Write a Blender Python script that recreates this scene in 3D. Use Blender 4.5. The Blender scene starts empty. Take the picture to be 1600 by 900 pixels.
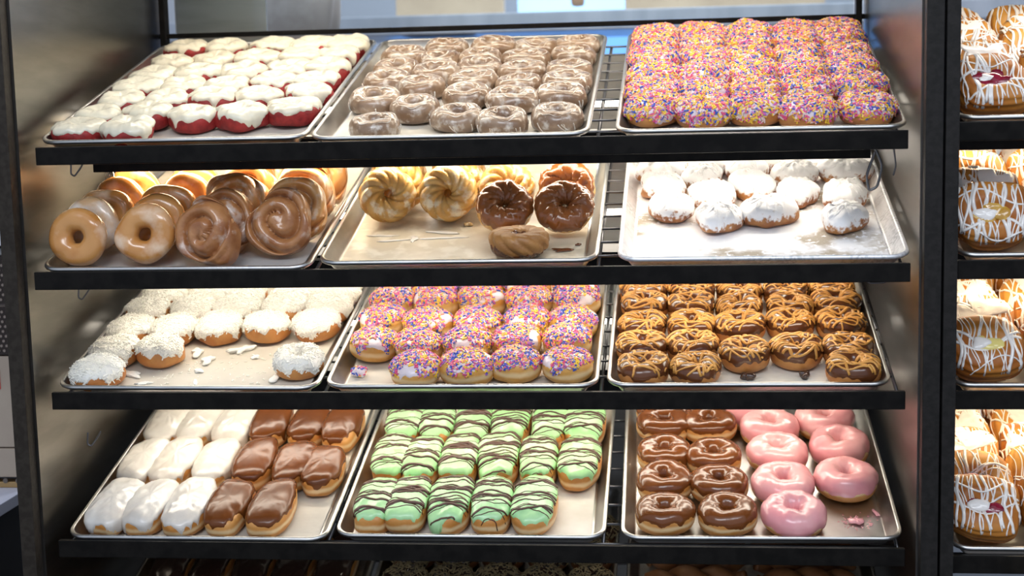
import bpy, math, random
import numpy as np
from mathutils import Matrix, Vector
from mathutils.bvhtree import BVHTree
PI = math.pi
SC = bpy.context.scene
COL = SC.collection

# ------------------------------------------------------------------ camera
cd = bpy.data.cameras.new('camera'); cam = bpy.data.objects.new('camera', cd); COL.objects.link(cam)
cam.location = (0.35166, -2.37284, 0.72684)
cam.rotation_euler = (math.radians(82.5916), math.radians(1.35124), math.radians(6.26049))
cd.sensor_width = 36; cd.lens = 52.446; cd.clip_start = .05
cd.dof.use_dof = True; cd.dof.focus_distance = 2.52; cd.dof.aperture_fstop = 3.6
SC.camera = cam
# ------------------------------------------------------------------ world, exposure
w = bpy.data.worlds.new('shop_light'); SC.world = w; w.use_nodes = True
w.node_tree.nodes['Background'].inputs[0].default_value = (.74, .83, 1, 1)
w.node_tree.nodes['Background'].inputs[1].default_value = .50
SC.view_settings.view_transform = 'Standard'; SC.view_settings.look = 'None'
SC.view_settings.exposure = 0.26; SC.view_settings.gamma = 1; SC.view_settings.use_curve_mapping = False
def area(name, loc, size, power, color, rot=(0, 0, 0), parent=None):
    l = bpy.data.lights.new(name, 'AREA'); l.shape = 'RECTANGLE'; l.size, l.size_y = size
    l.energy = power; l.color = color
    o = bpy.data.objects.new(name, l); COL.objects.link(o); o.location = loc; o.rotation_euler = rot
    if parent: o.parent = parent
    return o
# the shop's ceiling panels, in front of and above the case
area('ceiling_panel_light', (-.3, -2.6, 2.7), (1.6, .8), 40, (.86, .92, 1), (math.radians(30), 0, 0))
area('ceiling_panel_light', (1.6, -2.2, 2.7), (1.6, .8), 24, (.86, .92, 1), (math.radians(30), 0, 0))
area('kitchen_panel_light', (.1, 1.9, 2.6), (1.2, .6), 85, (.93, .96, 1))
LED_POWER = [2.45, 1.45, 1.35, 1.5]      # case top, shelf 1, 2, 3
LED_COLOR = (1, .89, .73); LED_WARM = (1, .78, .48)

# ------------------------------------------------------------------ materials
MATS = {}
def nd(nt, t, **kw):
    n = nt.nodes.new(t)
    for k, v in kw.items(): setattr(n, k, v)
    return n
def pm(name, base, rough=.5, metal=0., c2=None, scale=30., lo=.4, hi=.6, bump=0., bscale=60., coat=0., spec=.5,
       band=None, detail=4., emit=None, alpha=1., bdist=.002, stretch=None, dust=None, c3=None, s3=12., l3=.5, h3=.6, sss=0.):
    """Principled material; c2/c3: noise-mixed second/third colour; band: paler dough line round the middle"""
    if name in MATS: return MATS[name]
    m = bpy.data.materials.new(name); m.use_nodes = True; nt = m.node_tree
    b = nt.nodes['Principled BSDF']
    b.inputs['Base Color'].default_value = (*base, 1); b.inputs['Roughness'].default_value = rough
    b.inputs['Metallic'].default_value = metal; b.inputs['Coat Weight'].default_value = coat
    b.inputs['Coat Roughness'].default_value = .12; b.inputs['Specular IOR Level'].default_value = spec
    if sss: 
        b.inputs['Subsurface Weight'].default_value = sss; b.inputs['Subsurface Radius'].default_value = (.006, .004, .003)
        b.inputs['Subsurface Scale'].default_value = 1.
    if alpha < 1: b.inputs['Alpha'].default_value = alpha
    if emit: b.inputs['Emission Color'].default_value = (*emit[0], 1); b.inputs['Emission Strength'].default_value = emit[1]
    tc = nd(nt, 'ShaderNodeTexCoord'); oi = nd(nt, 'ShaderNodeObjectInfo')
    add = nd(nt, 'ShaderNodeVectorMath', operation='ADD')
    mul = nd(nt, 'ShaderNodeVectorMath', operation='SCALE'); mul.inputs['Scale'].default_value = 7.0
    comb = nd(nt, 'ShaderNodeCombineXYZ')
    for i in range(3): nt.links.new(oi.outputs['Random'], comb.inputs[i])
    nt.links.new(comb.outputs[0], mul.inputs[0]); nt.links.new(tc.outputs['Object'], add.inputs[0]); nt.links.new(mul.outputs[0], add.inputs[1])
    vec = add.outputs[0]
    if stretch:
        mp = nd(nt, 'ShaderNodeMapping'); mp.inputs['Scale'].default_value = stretch
        nt.links.new(vec, mp.inputs['Vector']); vec = mp.outputs[0]
    def noise(s, d=detail):
        n = nd(nt, 'ShaderNodeTexNoise'); n.inputs['Scale'].default_value = s; n.inputs['Detail'].default_value = d
        nt.links.new(vec, n.inputs['Vector']); return n.outputs['Fac']
    def mixc(fac, a, bcol):
        mx = nd(nt, 'ShaderNodeMix', data_type='RGBA'); nt.links.new(fac, mx.inputs['Factor'])
        if hasattr(a, 'is_linked'): nt.links.new(a, mx.inputs['A'])
        else: mx.inputs['A'].default_value = (*a, 1)
        mx.inputs['B'].default_value = (*bcol, 1); return mx.outputs['Result']
    def ramp(v, lo, hi):
        r = nd(nt, 'ShaderNodeMapRange'); r.inputs['From Min'].default_value = lo; r.inputs['From Max'].default_value = hi
        nt.links.new(v, r.inputs['Value']); return r.outputs[0]
    cur = base
    if c2: cur = mixc(ramp(noise(scale), lo, hi), cur, c2)
    if c3: cur = mixc(ramp(noise(s3), l3, h3), cur, c3)
    if dust:   # powder that has settled on the upper side
        sp = nd(nt, 'ShaderNodeSeparateXYZ'); nt.links.new(tc.outputs['Generated'], sp.inputs[0])
        ad = nd(nt, 'ShaderNodeMath', operation='MULTIPLY_ADD'); nt.links.new(noise(110, 5), ad.inputs[0]); ad.inputs[1].default_value = 1.1
        nt.links.new(sp.outputs['Z'], ad.inputs[2]); cur = mixc(ramp(ad.outputs[0], dust[1], dust[2]), cur, dust[0])
    if band:   # (colour, centre, halfwidth) in generated height
        sp = nd(nt, 'ShaderNodeSeparateXYZ'); nt.links.new(tc.outputs['Generated'], sp.inputs[0])
        ad = nd(nt, 'ShaderNodeMath', operation='MULTIPLY_ADD'); nt.links.new(noise(25, 2), ad.inputs[0]); ad.inputs[1].default_value = .25
        nt.links.new(sp.outputs['Z'], ad.inputs[2])
        sb = nd(nt, 'ShaderNodeMath', operation='SUBTRACT'); nt.links.new(ad.outputs[0], sb.inputs[0]); sb.inputs[1].default_value = band[1] + .125
        ab = nd(nt, 'ShaderNodeMath', operation='ABSOLUTE'); nt.links.new(sb.outputs[0], ab.inputs[0])
        cur = mixc(ramp(ab.outputs[0], band[2], band[2] * .25), cur, band[0])
    if cur is not base: nt.links.new(cur, b.inputs['Base Color'])
    if bump:
        bp = nd(nt, 'ShaderNodeBump'); bp.inputs['Strength'].default_value = bump; bp.inputs['Distance'].default_value = bdist
        nt.links.new(noise(bscale, 3), bp.inputs['Height']); nt.links.new(bp.outputs[0], b.inputs['Normal'])
    MATS[name] = m; return m

M = dict(
 black=pm('black_enamel', (.006, .0055, .005), .32, c2=(.010, .009, .008), scale=40, spec=.10),
 post=pm('black_post_laminate', (.010, .009, .008), .5, c2=(.016, .014, .013), scale=90, spec=.25, bump=.15, bscale=200),
 post_l=pm('brown_black_post', (.020, .015, .011), .55, c2=(.03, .024, .018), scale=90, spec=.25, bump=.15, bscale=200),
 steel=pm('satin_steel', (.22, .208, .19), .30, 1., c2=(.18, .17, .157), scale=6, stretch=(1, 1, 6)),
 chrome=pm('dark_wire', (.16, .16, .17), .3, .9),
 bright=pm('chrome_wire', (.7, .7, .7), .15, 1.),
 alu=pm('sheet_pan_aluminium', (.62, .62, .61), .34, 1., c2=(.52, .52, .51), scale=14, bump=.12, bscale=90),
 alu_sugar=pm('sugar_dusted_aluminium', (.62, .63, .64), .45, .6, c2=(.9, .9, .92), scale=160, lo=.42, hi=.55, c3=(.9, .9, .92), s3=14, l3=.42, h3=.6),
 paper=pm('parchment', (.62, .58, .50), .6, c2=(.54, .50, .43), scale=9, bump=.3, bscale=14, bdist=.01),
 paper_oil=pm('greasy_parchment', (.58, .51, .39), .32, c2=(.50, .43, .31), scale=10, c3=(.66, .60, .48), s3=25, l3=.5, h3=.62, bump=.3, bscale=14, bdist=.01),
 paper_sugar=pm('sugared_parchment', (.42, .36, .28), .8, c2=(.86, .86, .88), scale=11, lo=.40, hi=.50, detail=8, c3=(.9, .9, .92), s3=90, l3=.55, h3=.62),
 paper_grey=pm('grey_parchment', (.50, .48, .46), .5, c2=(.43, .41, .39), scale=9, bump=.25, bscale=14, bdist=.01),
 paper_choc=pm('parchment_under_chocolate', (.74, .70, .62), .5, c2=(.62, .57, .48), scale=10, bump=.3, bscale=14, bdist=.01),
 dough=pm('fried_dough', (.53, .215, .042), .42, c2=(.62, .29, .075), scale=28, band=((.78, .56, .30), .42, .13), bump=.25, bscale=120),
 dough_d=pm('dark_fried_dough', (.46, .17, .042), .4, c2=(.56, .25, .07), scale=28, bump=.3, bscale=90),
 dough_y=pm('golden_dough', (.62, .30, .060), .45, c2=(.70, .40, .11), scale=28, band=((.80, .58, .30), .45, .14), bump=.25, bscale=120),
 velvet=pm('red_velvet_cake', (.34, .020, .018), .6, c2=(.22, .010, .010), scale=70, bump=.5, bscale=160),
 cream=pm('cream_cheese_icing', (.76, .72, .58), .24, c2=(.72, .67, .53), scale=12, coat=.2, bump=.35, bscale=45),
 white=pm('white_icing', (.74, .705, .65), .28, c2=(.66, .59, .51), scale=14, lo=.45, hi=.75, coat=.25, bump=.4, bscale=45),
 coco_ic=pm('coconut_icing', (.84, .82, .76), .5, bump=.5, bscale=200),
 flake=pm('coconut_flake', (.90, .88, .80), .6),
 choc=pm('chocolate_icing', (.105, .032, .010), .22, c2=(.14, .046, .015), scale=15, coat=.25, bump=.2, bscale=40),
 choc_m=pm('milk_chocolate_icing', (.155, .044, .009), .21, c2=(.185, .056, .013), scale=15, coat=.15, bump=.2, bscale=45),
 choc_b=pm('smooth_bar_chocolate', (.125, .034, .006), .25, c2=(.15, .044, .009), scale=15, spec=.38, bump=.18, bscale=35),
 choc_cr=pm('cruller_chocolate_icing', (.23, .070, .016), .2, c2=(.27, .09, .024), scale=15, coat=.3, bump=.2, bscale=45),
 choc_d=pm('dark_chocolate_icing', (.050, .022, .014), .2, coat=.5, bump=.1, bscale=40),
 choc_line=pm('chocolate_drizzle', (.085, .032, .018), .28, coat=.2),
 peanut=pm('peanut_butter_drizzle', (.76, .38, .085), .38, c2=(.66, .31, .065), scale=40),
 mint=pm('mint_green_icing', (.38, .72, .31), .32, c2=(.46, .77, .39), scale=14, coat=.2, bump=.3, bscale=40),
 pink=pm('pink_icing', (.80, .32, .345), .26, c2=(.84, .42, .42), scale=12, coat=.3, bump=.4, bscale=40),
 lav=pm('sprinkle_base_icing', (.82, .72, .76), .35, coat=.2),
 glaze=pm('glazed_dough', (.52, .215, .050), .26, c2=(.60, .29, .09), scale=18, c3=(.78, .56, .38), s3=20, l3=.52, h3=.72, coat=.6, bump=.25, bscale=60),
 glaze_w=pm('white_glazed_dough', (.60, .38, .20), .28, c2=(.74, .66, .58), scale=22, lo=.42, hi=.6, coat=.6, bump=.3, bscale=60),
 swirl=pm('cinnamon_swirl', (.32, .12, .042), .3, c2=(.46, .21, .08), scale=24, c3=(.66, .54, .46), s3=23, l3=.56, h3=.68, coat=.4, bump=.7, bscale=80),
 swirl_l=pm('light_cinnamon_swirl', (.56, .23, .06), .3, c2=(.66, .36, .14), scale=20, c3=(.80, .68, .55), s3=30, l3=.52, h3=.66, coat=.6, bump=.4, bscale=70),
 cruller=pm('cruller_dough', (.66, .34, .075), .33, c2=(.74, .46, .15), scale=35, c3=(.88, .76, .54), s3=45, l3=.52, h3=.64, coat=.4, bump=.4, bscale=110),
 cruller_d=pm('brown_cruller_dough', (.31, .135, .036), .45, c2=(.40, .19, .055), scale=35, bump=.5, bscale=110),
 cake=pm('glazed_chocolate_cake', (.215, .125, .070), .34, c2=(.33, .22, .14), scale=30, c3=(.62, .55, .47), s3=60, l3=.52, h3=.68, coat=.6, bump=.45, bscale=90),
 cake_gl=pm('glaze_glint_crust', (.80, .76, .70), .3, c2=(.62, .50, .38), scale=60, coat=.6, bump=.4, bscale=120),  # dried glaze colour; also paints the rim highlights white
 powder=pm('powdered_sugar', (.90, .90, .91), .9, c2=(.80, .76, .72), scale=120, lo=.62, hi=.72, bump=.6, bscale=220),
 fritter=pm('brown_fritter_dough', (.29, .10, .03), .5, c2=(.46, .20, .06), scale=30, bump=.5, bscale=90, dust=((.86, .86, .87), .86, 1.04)),
 danish=pm('danish_pastry', (.33, .098, .012), .42, c2=(.48, .19, .032), scale=22, bump=.35, bscale=60, spec=.3),
 danish_y=pm('pale_danish_pastry', (.60, .29, .055), .42, c2=(.40, .15, .025), scale=22, bump=.35, bscale=60, spec=.3),
 drip=pm('white_drizzle', (.84, .80, .76), .25, coat=.4),
 berry=pm('berry_filling', (.16, .008, .02), .12, c2=(.26, .015, .04), scale=80, coat=.6),
 lemon=pm('custard_filling', (.78, .66, .22), .25, coat=.4),
 apple=pm('apple_filling', (.50, .26, .035), .15, c2=(.62, .38, .08), scale=60, coat=.6),
 twist=pm('twist_dough', (.24, .085, .025), .45, c2=(.32, .13, .04), scale=25, bump=.3, bscale=80),
 led=pm('led_tube', (1, 1, 1), .4, emit=((1, .93, .82), 6)),
 grey=pm('grey_steel_sheet', (.30, .30, .29), .5, .3, c2=(.25, .25, .24), scale=4, stretch=(1, 1, 8)),
 bag=pm('clear_plastic_bag', (.62, .57, .53), .35, c2=(.42, .36, .32), scale=9, coat=.3),
 blue=pm('blue_menu_light', (.10, .26, .60), .5, emit=((.16, .40, .95), .75)),
 blue_l=pm('light_blue_screen', (.3, .5, .8), .5, emit=((.36, .62, 1.), 1.0)),
 tan=pm('tan_wall_tile', (.46, .36, .24), .6, c2=(.38, .29, .19), scale=5),
 brown=pm('brown_carton', (.26, .15, .08), .7),
 bsteel=pm('counter_steel', (.42, .46, .52), .35, .8, c2=(.5, .54, .6), scale=3, stretch=(6, 1, 1)),
 perf=pm('perforated_steel', (.028, .018, .014), .45, .3), perf_h=pm('perforation_backing', (.24, .19, .16), .6),
 beige=pm('beige_carton', (.44, .36, .28), .65, c2=(.40, .32, .25), scale=8), red=pm('red_print', (.65, .02, .02), .5),
 wpaper=pm('white_paper', (.75, .77, .82), .6), brass=pm('brass_ledge', (.55, .36, .16), .3, .9), wtop=pm('white_counter', (.62, .64, .76), .4),
 dark=pm('dark_laminate', (.014, .012, .012), .5), bolt=pm('bolt_steel', (.2, .17, .14), .35, .9),
 kwall=pm('kitchen_wall', (.30, .33, .38), .7), floor_=pm('shop_floor', (.16, .14, .13), .5, c2=(.12, .11, .10), scale=3),
)
SPR = [pm('sprinkle_yellow', (.95, .62, .06), .4), pm('sprinkle_pink', (.82, .11, .27), .4), pm('sprinkle_blue', (.04, .11, .55), .4),
       pm('sprinkle_coral', (.90, .30, .20), .4), pm('sprinkle_lilac', (.55, .18, .58), .4), pm('sprinkle_pale', (.92, .72, .66), .4)]
def glass_mat():
    m = bpy.data.materials.new('clear_glass'); m.use_nodes = True; nt = m.node_tree; nt.nodes.remove(nt.nodes['Principled BSDF'])
    t = nd(nt, 'ShaderNodeBsdfTransparent'); t.inputs[0].default_value = (.92, .95, .96, 1)
    g = nd(nt, 'ShaderNodeBsdfGlossy'); g.inputs['Roughness'].default_value = .03
    f = nd(nt, 'ShaderNodeFresnel'); f.inputs[0].default_value = 1.45
    x = nd(nt, 'ShaderNodeMixShader'); nt.links.new(f.outputs[0], x.inputs[0]); nt.links.new(t.outputs[0], x.inputs[1]); nt.links.new(g.outputs[0], x.inputs[2])
    nt.links.new(x.outputs[0], nt.nodes['Material Output'].inputs[0]); return m
M['glass'] = glass_mat()

# ------------------------------------------------------------------ object helpers
def mesh(name, V, F, mats, smooth=True, midx=None):
    me = bpy.data.meshes.new(name); me.from_pydata([tuple(v) for v in np.asarray(V).reshape(-1, 3).tolist()], [], F)
    for m in (mats if isinstance(mats, (list, tuple)) else [mats]): me.materials.append(m)
    if smooth: me.polygons.foreach_set('use_smooth', [True] * len(me.polygons))
    if midx is not None: me.polygons.foreach_set('material_index', midx)
    me.update(); return me
def obj(name, me, parent=None, mw=None):
    o = bpy.data.objects.new(name, me); COL.objects.link(o)
    if parent: o.parent = parent
    if mw is not None: o.matrix_world = mw
    return o
def tag(o, label=None, cat=None, group=None, kind=None):
    if label: o['label'] = label
    if cat: o['category'] = cat
    if group: o['group'] = group
    if kind: o['kind'] = kind
    return o
def thing(name, label, cat, mw=None, group=None):
    o = bpy.data.objects.new(name, None); COL.objects.link(o); o.empty_display_size = .02
    if mw is not None: o.matrix_world = mw
    return tag(o, label, cat, group)
def box_vf(x0, x1, y0, y1, z0, z1, bev=.0):
    if bev <= 0:
        V = [(x, y, z) for x in (x0, x1) for y in (y0, y1) for z in (z0, z1)]
        return V, [(0, 1, 3, 2), (4, 6, 7, 5), (0, 4, 5, 1), (2, 3, 7, 6), (0, 2, 6, 4), (1, 5, 7, 3)]
    import bmesh
    bm = bmesh.new(); V, F = box_vf(x0, x1, y0, y1, z0, z1)
    vs = [bm.verts.new(v) for v in V]
    for f in F: bm.faces.new([vs[i] for i in f])
    bmesh.ops.recalc_face_normals(bm, faces=bm.faces)
    bmesh.ops.bevel(bm, geom=list(bm.edges), offset=bev, segments=2, affect='EDGES', profile=.6)
    bm.verts.index_update()
    V = [tuple(v.co) for v in bm.verts]; F = [tuple(v.index for v in f.verts) for f in bm.faces]; bm.free(); return V, F
def box(name, m, x0, x1, y0, y1, z0, z1, parent=None, bev=.0015):
    V, F = box_vf(x0, x1, y0, y1, z0, z1, bev); return obj(name, mesh(name, V, F, m, smooth=False), parent)
def join(parts):
    V, F, n = [], [], 0
    for v, f in parts:
        v = np.asarray(v).reshape(-1, 3); V.append(v); F += [tuple(i + n for i in q) for q in f]; n += len(v)
    return np.concatenate(V), F
def tube_vf(pts, r, k=6, flat=1.0, up=(0, 0, 1)):
    P = np.asarray(pts, float); T = np.gradient(P, axis=0); T /= np.linalg.norm(T, axis=1)[:, None] + 1e-12
    up = np.array(up, float); A = np.cross(T, up); ln = np.linalg.norm(A, axis=1); A[ln < 1e-4] = (1, 0, 0); A /= np.linalg.norm(A, axis=1)[:, None]
    B = np.cross(A, T); r = np.broadcast_to(np.asarray(r, float), (len(P),))
    a = np.arange(k) * 2 * PI / k
    V = P[:, None] + (np.cos(a)[None, :, None] * A[:, None] + flat * np.sin(a)[None, :, None] * B[:, None]) * r[:, None, None]
    F = [(i * k + j, i * k + (j + 1) % k, (i + 1) * k + (j + 1) % k, (i + 1) * k + j) for i in range(len(P) - 1) for j in range(k)]
    F += [tuple(range(k))[::-1], tuple((len(P) - 1) * k + j for j in range(k))]
    return V.reshape(-1, 3), F

# ------------------------------------------------------------------ surfaces of pastry
def wob(seed, amp, au=4, av=2, n=7):
    R = np.random.RandomState(seed); t = [(R.randint(0, au + 1), R.randint(-av, av + 1), R.rand() * 2 * PI, R.rand() + .3) for _ in range(n)]
    s = sum(q[3] for q in t)
    return lambda u, v=0.: amp * sum(q[3] * np.cos(q[0] * u + q[1] * v + q[2]) for q in t) / s * 2.2
def pnoise(seed, wl, amp, n=9):
    R = np.random.RandomState(seed); a = R.rand(n) * 2 * PI; k = 2 * PI / wl * (.6 + .8 * R.rand(n)); z = R.randn(n) * .5; ph = R.rand(n) * 6.3
    return lambda P: amp * sum(np.sin(k[i] * (P[..., 0] * np.cos(a[i]) + P[..., 1] * np.sin(a[i]) + P[..., 2] * z[i]) + ph[i]) for i in range(n)) / n ** .5 * 1.2
def spow(c, e): return np.sign(c) * np.abs(c) ** e
def ring_surf(D, H, hole, seed, lump=.05, e=.85, ridges=None, squash=1.0):
    a = (D - hole) / 4; Rc = hole / 2 + a; b = H / 2; n1 = wob(seed, lump); n2 = wob(seed + 50, lump * .8, 3, 0); n3 = wob(seed + 90, lump, 6, 3)
    def f(u, v):
        c, s = spow(np.cos(v), e), spow(np.sin(v), e); k = 1 + n1(u, v) + .5 * n3(u, v)
        if ridges:
            N, tw, am = ridges; ph = N * u + tw * v + .5 * n3(u, 0) / max(lump, .01); k = k * (1 + am * (.55 - 2.2 * (1 - np.abs(np.sin(ph / 2)) ** .5) + .18 * np.cos(3 * ph + u) + .12 * np.cos(7 * u + 9 * v)))
        rad = (Rc + a * np.where(c > 0, c * k, c * (1 + .3 * (k - 1)))) * (1 + n2(u)); z = b + b * s * k
        z = np.where(z < .005, .005 + (z - .005) * .35, z)
        return np.stack([rad * np.cos(u), rad * np.sin(u) * squash, z], -1)
    f.sgn = 1; return f
def dome_surf(ax, ay, H, seed, lump=.04, e1=.8, e2=1., dim=0., dsz=.015, fn=None, av=2, au=4):
    n1 = wob(seed, lump, au, av); n2 = wob(seed + 50, lump * .8, 3, 0); n3 = wob(seed + 90, lump, 7, 4)
    def f(u, v):
        sv = np.abs(np.sin(v)); k = 1 + (n1(u, v) + .5 * n3(u, v)) * np.minimum(1, sv * 2)
        et = np.where(np.cos(v) > 0, e1, e1 * .7); s = sv ** np.where(np.cos(v) > 0, e1, e1 * .75); c = np.sign(np.cos(v)) * np.abs(np.cos(v)) ** et
        x = ax * s * spow(np.cos(u), e2) * k * (1 + n2(u)); y = ay * s * spow(np.sin(u), e2) * k * (1 + n2(u)); z = H / 2 + H / 2 * c * (1 + .6 * (k - 1))
        if dim: z = z - dim * np.exp(-(x * x + y * y) / dsz ** 2) * (np.cos(v) > 0)
        p = np.stack([x, y, z], -1)
        if fn is not None: p = fn(p, u, v)
        return p
    f.sgn = -1; return f
def normals(f, U, V, e=1e-3):
    n = np.cross(f(U + e, V) - f(U - e, V), f(U, V + e) - f(U, V - e)) * f.sgn
    return n / (np.linalg.norm(n, axis=-1, keepdims=True) + 1e-12)
def grid_faces(nu, nv, wu=True, wv=False, off=0, flip=False):
    F = []
    for i in range(nu if wu else nu - 1):
        i2 = (i + 1) % nu
        for j in range(nv if wv else nv - 1):
            j2 = (j + 1) % nv; q = (off + i * nv + j, off + i2 * nv + j, off + i2 * nv + j2, off + i * nv + j2); F.append(q[::-1] if flip else q)
    return F
def ring_body(f, nu=40, nv=20):
    U, V = np.meshgrid(np.arange(nu) * 2 * PI / nu, np.arange(nv) * 2 * PI / nv, indexing='ij')
    return f(U, V).reshape(-1, 3), grid_faces(nu, nv, True, True)
def dome_body(f, nu=40, nv=20):
    U, V = np.meshgrid(np.arange(nu) * 2 * PI / nu, np.linspace(.03, PI - .03, nv), indexing='ij')
    P = f(U, V).reshape(-1, 3); F = grid_faces(nu, nv, True, False, flip=True)
    F += [tuple(i * nv for i in range(nu)), tuple(i * nv + nv - 1 for i in range(nu))[::-1]]
    return P, F
def icing(f, th, lo, hi=None, seed=0, edge=.25, nu=72, ns=14, drip=.5, rough=0., wav=1.):
    """coat lying on f; ring: v runs lo (outer edge) .. hi (inside the hole); dome: v runs pole .. lo"""
    n = wob(seed + 7, 1, 9, 0, 9); n2 = wob(seed + 17, 1, 5, 0, 6); R = np.random.RandomState(seed)
    u = np.arange(nu) * 2 * PI / nu; jt = R.randn(nu); jt = (np.roll(jt, 1) + 2 * jt + np.roll(jt, -1)) / 4
    ed = edge * .55 * jt + edge * n(u) * .6 + drip * np.maximum(0, n2(u) - .45)
    s = np.linspace(0, 1, ns)[None, :]
    if f.sgn > 0:
        v0 = (lo - ed)[:, None]; v1 = hi + .15 * n2(u)[:, None]; V = v0 + (v1 - v0) * s; t = 1 - np.abs(2 * s - 1) ** 7 * 1.35
    else:
        v1 = (lo + ed)[:, None]; V = .03 + (v1 - .03) * s; t = 1 - s ** 9 * 1.35
    U = np.broadcast_to(u[:, None], V.shape); t = np.broadcast_to(t, V.shape) * th
    B = f(U, V); t = t * (1 + wav * (pnoise(seed + 31, .03, .26)(B) + pnoise(seed + 37, .011, .14)(B)))
    if rough: t = t * (1 + rough * R.randn(*V.shape))
    P = B + normals(f, U, V) * t[..., None]
    F = grid_faces(nu, ns, True, False, flip=f.sgn < 0)
    if f.sgn < 0: F.append(tuple(i * ns for i in range(nu)))
    return P, F
def scatter(P, n, seed, nz=.0, keep=None):
    R = np.random.RandomState(seed)
    a = P[:, :-1]; b = np.roll(P, -1, 0)[:, :-1]; c = np.roll(P, -1, 0)[:, 1:]; d = P[:, 1:]
    N = np.cross(c - a, d - b); A = np.linalg.norm(N, axis=-1); Nn = N / (A[..., None] + 1e-12)
    cen = (a + b + c + d) / 4; o = cen - np.array([0, 0, cen[..., 2].min()]); 
    if (Nn[..., 2] * A).sum() < 0: Nn = -Nn
    W = A * np.clip((Nn[..., 2] - nz) * 3, 0, 1)
    if keep is not None: W = W * keep(cen)
    W = W.ravel() / W.sum(); idx = R.choice(len(W), n, p=W)
    s, t = R.rand(n, 1), R.rand(n, 1); g = lambda q: q.reshape(-1, 3)[idx]
    p = g(a) * (1 - s) * (1 - t) + g(b) * s * (1 - t) + g(c) * s * t + g(d) * (1 - s) * t
    return p, g(Nn), R
def rods_vf(p, n, R, l, wd, lift=.15, h=None):
    N = len(p); r = R.randn(N, 3); t = r - (r * n).sum(1)[:, None] * n; t /= np.linalg.norm(t, axis=1)[:, None]
    t = t + n * (R.rand(N, 1) - .35) * lift * 2; t /= np.linalg.norm(t, axis=1)[:, None]
    b = np.cross(n, t); b /= np.linalg.norm(b, axis=1)[:, None]; m = np.cross(t, b); h = wd if h is None else h
    L = (l * (.75 + .5 * R.rand(N)))[:, None]; p = p + n * h * .7
    V = np.stack([p + t * L * a / 2 + b * wd * q / 2 + m * h * w / 2 for a in (-1, 1) for q in (-1, 1) for w in (-1, 1)], 1)
    base = np.array([(0, 1, 3, 2), (4, 6, 7, 5), (0, 4, 5, 1), (2, 3, 7, 6), (0, 2, 6, 4), (1, 5, 7, 3)])
    F = (base[None] + 8 * np.arange(N)[:, None, None]).reshape(-1, 4)
    return V.reshape(-1, 3), [tuple(q) for q in F.tolist()]
def bvh(parts):
    V, F = join(parts); return BVHTree.FromPolygons([tuple(v) for v in V.tolist()], F)
def drizzle_vf(tree, paths, r, flat=.6, lift=.0):
    out = []
    for path, rr in paths:
        cur = []
        for x, y in path:
            h = tree.ray_cast(Vector((x, y, .2)), Vector((0, 0, -1)))[0]
            if h is None or (cur and abs(h.z - cur[-1][2]) > .014):
                if len(cur) > 3: out.append(tube_vf(cur, rr * r, 5, flat))
                cur = [] if h is None else [(x, y, h.z + lift)]
            else: cur.append((x, y, h.z + lift))
        if len(cur) > 3: out.append(tube_vf(cur, rr * r, 5, flat))
    return join(out)
ORD = ['first', 'second', 'third', 'fourth', 'fifth', 'sixth', 'seventh', 'eighth']
def place_word(i, n):
    if n == 1: return 'alone'
    if i == 0: return 'leftmost'
    if i == n - 1: return 'rightmost'
    return ORD[i] + ' from left'
def row_word(r): return 'front row' if r == 0 else ORD[r] + ' row from front'
TRAYS={
 (0, 0):((-0.4797, 0.0145, 0.6658),(0.99998, -0.00554, -0.00156),(0.00575, 0.96269, 0.27056)),
 (0, 1):((-0.0161, 0.0046, 0.663),(0.99998, -0.00608, -0.00171),(0.00632, 0.96268, 0.27056)),
 (0, 2):((0.481, 0.0085, 0.6641),(0.99998, -0.00559, -0.00157),(0.0058, 0.96269, 0.27056)),
 (1, 0):((-0.4679, -0.0372, 0.4586),(0.99996, -0.00838, -0.00232),(0.00869, 0.96365, 0.26703)),
 (1, 1):((-0.0037, -0.0212, 0.4631),(1.0, 0.00117, 0.00032),(-0.00121, 0.96369, 0.26704)),
 (1, 2):((0.483, -0.0208, 0.4632),(1.0, -0.00258, -0.00072),(0.00268, 0.96368, 0.26704)),
 (2, 0):((-0.4739, 0.0075, 0.2522),(0.99994, -0.01041, -0.00275),(0.01077, 0.96685, 0.25512)),
 (2, 1):((-0.0085, 0.0114, 0.2533),(1.0, 0.00165, 0.00043),(-0.0017, 0.9669, 0.25514)),
 (2, 2):((0.461, 0.015, 0.2542),(1.0, 0.00137, 0.00036),(-0.00142, 0.9669, 0.25514)),
 (3, 0):((-0.4643, -0.0095, -0.0026),(0.99999, -0.00391, -0.00105),(0.00405, 0.96583, 0.25915)),
 (3, 1):((0.0, 0.0034, 0.0009),(1.0, 0.00032, 9e-05),(-0.00033, 0.96584, 0.25915)),
 (3, 2):((0.481, 0.0061, 0.0016),(0.99994, 0.01072, 0.00288),(-0.0111, 0.96578, 0.25913)),
}
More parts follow.
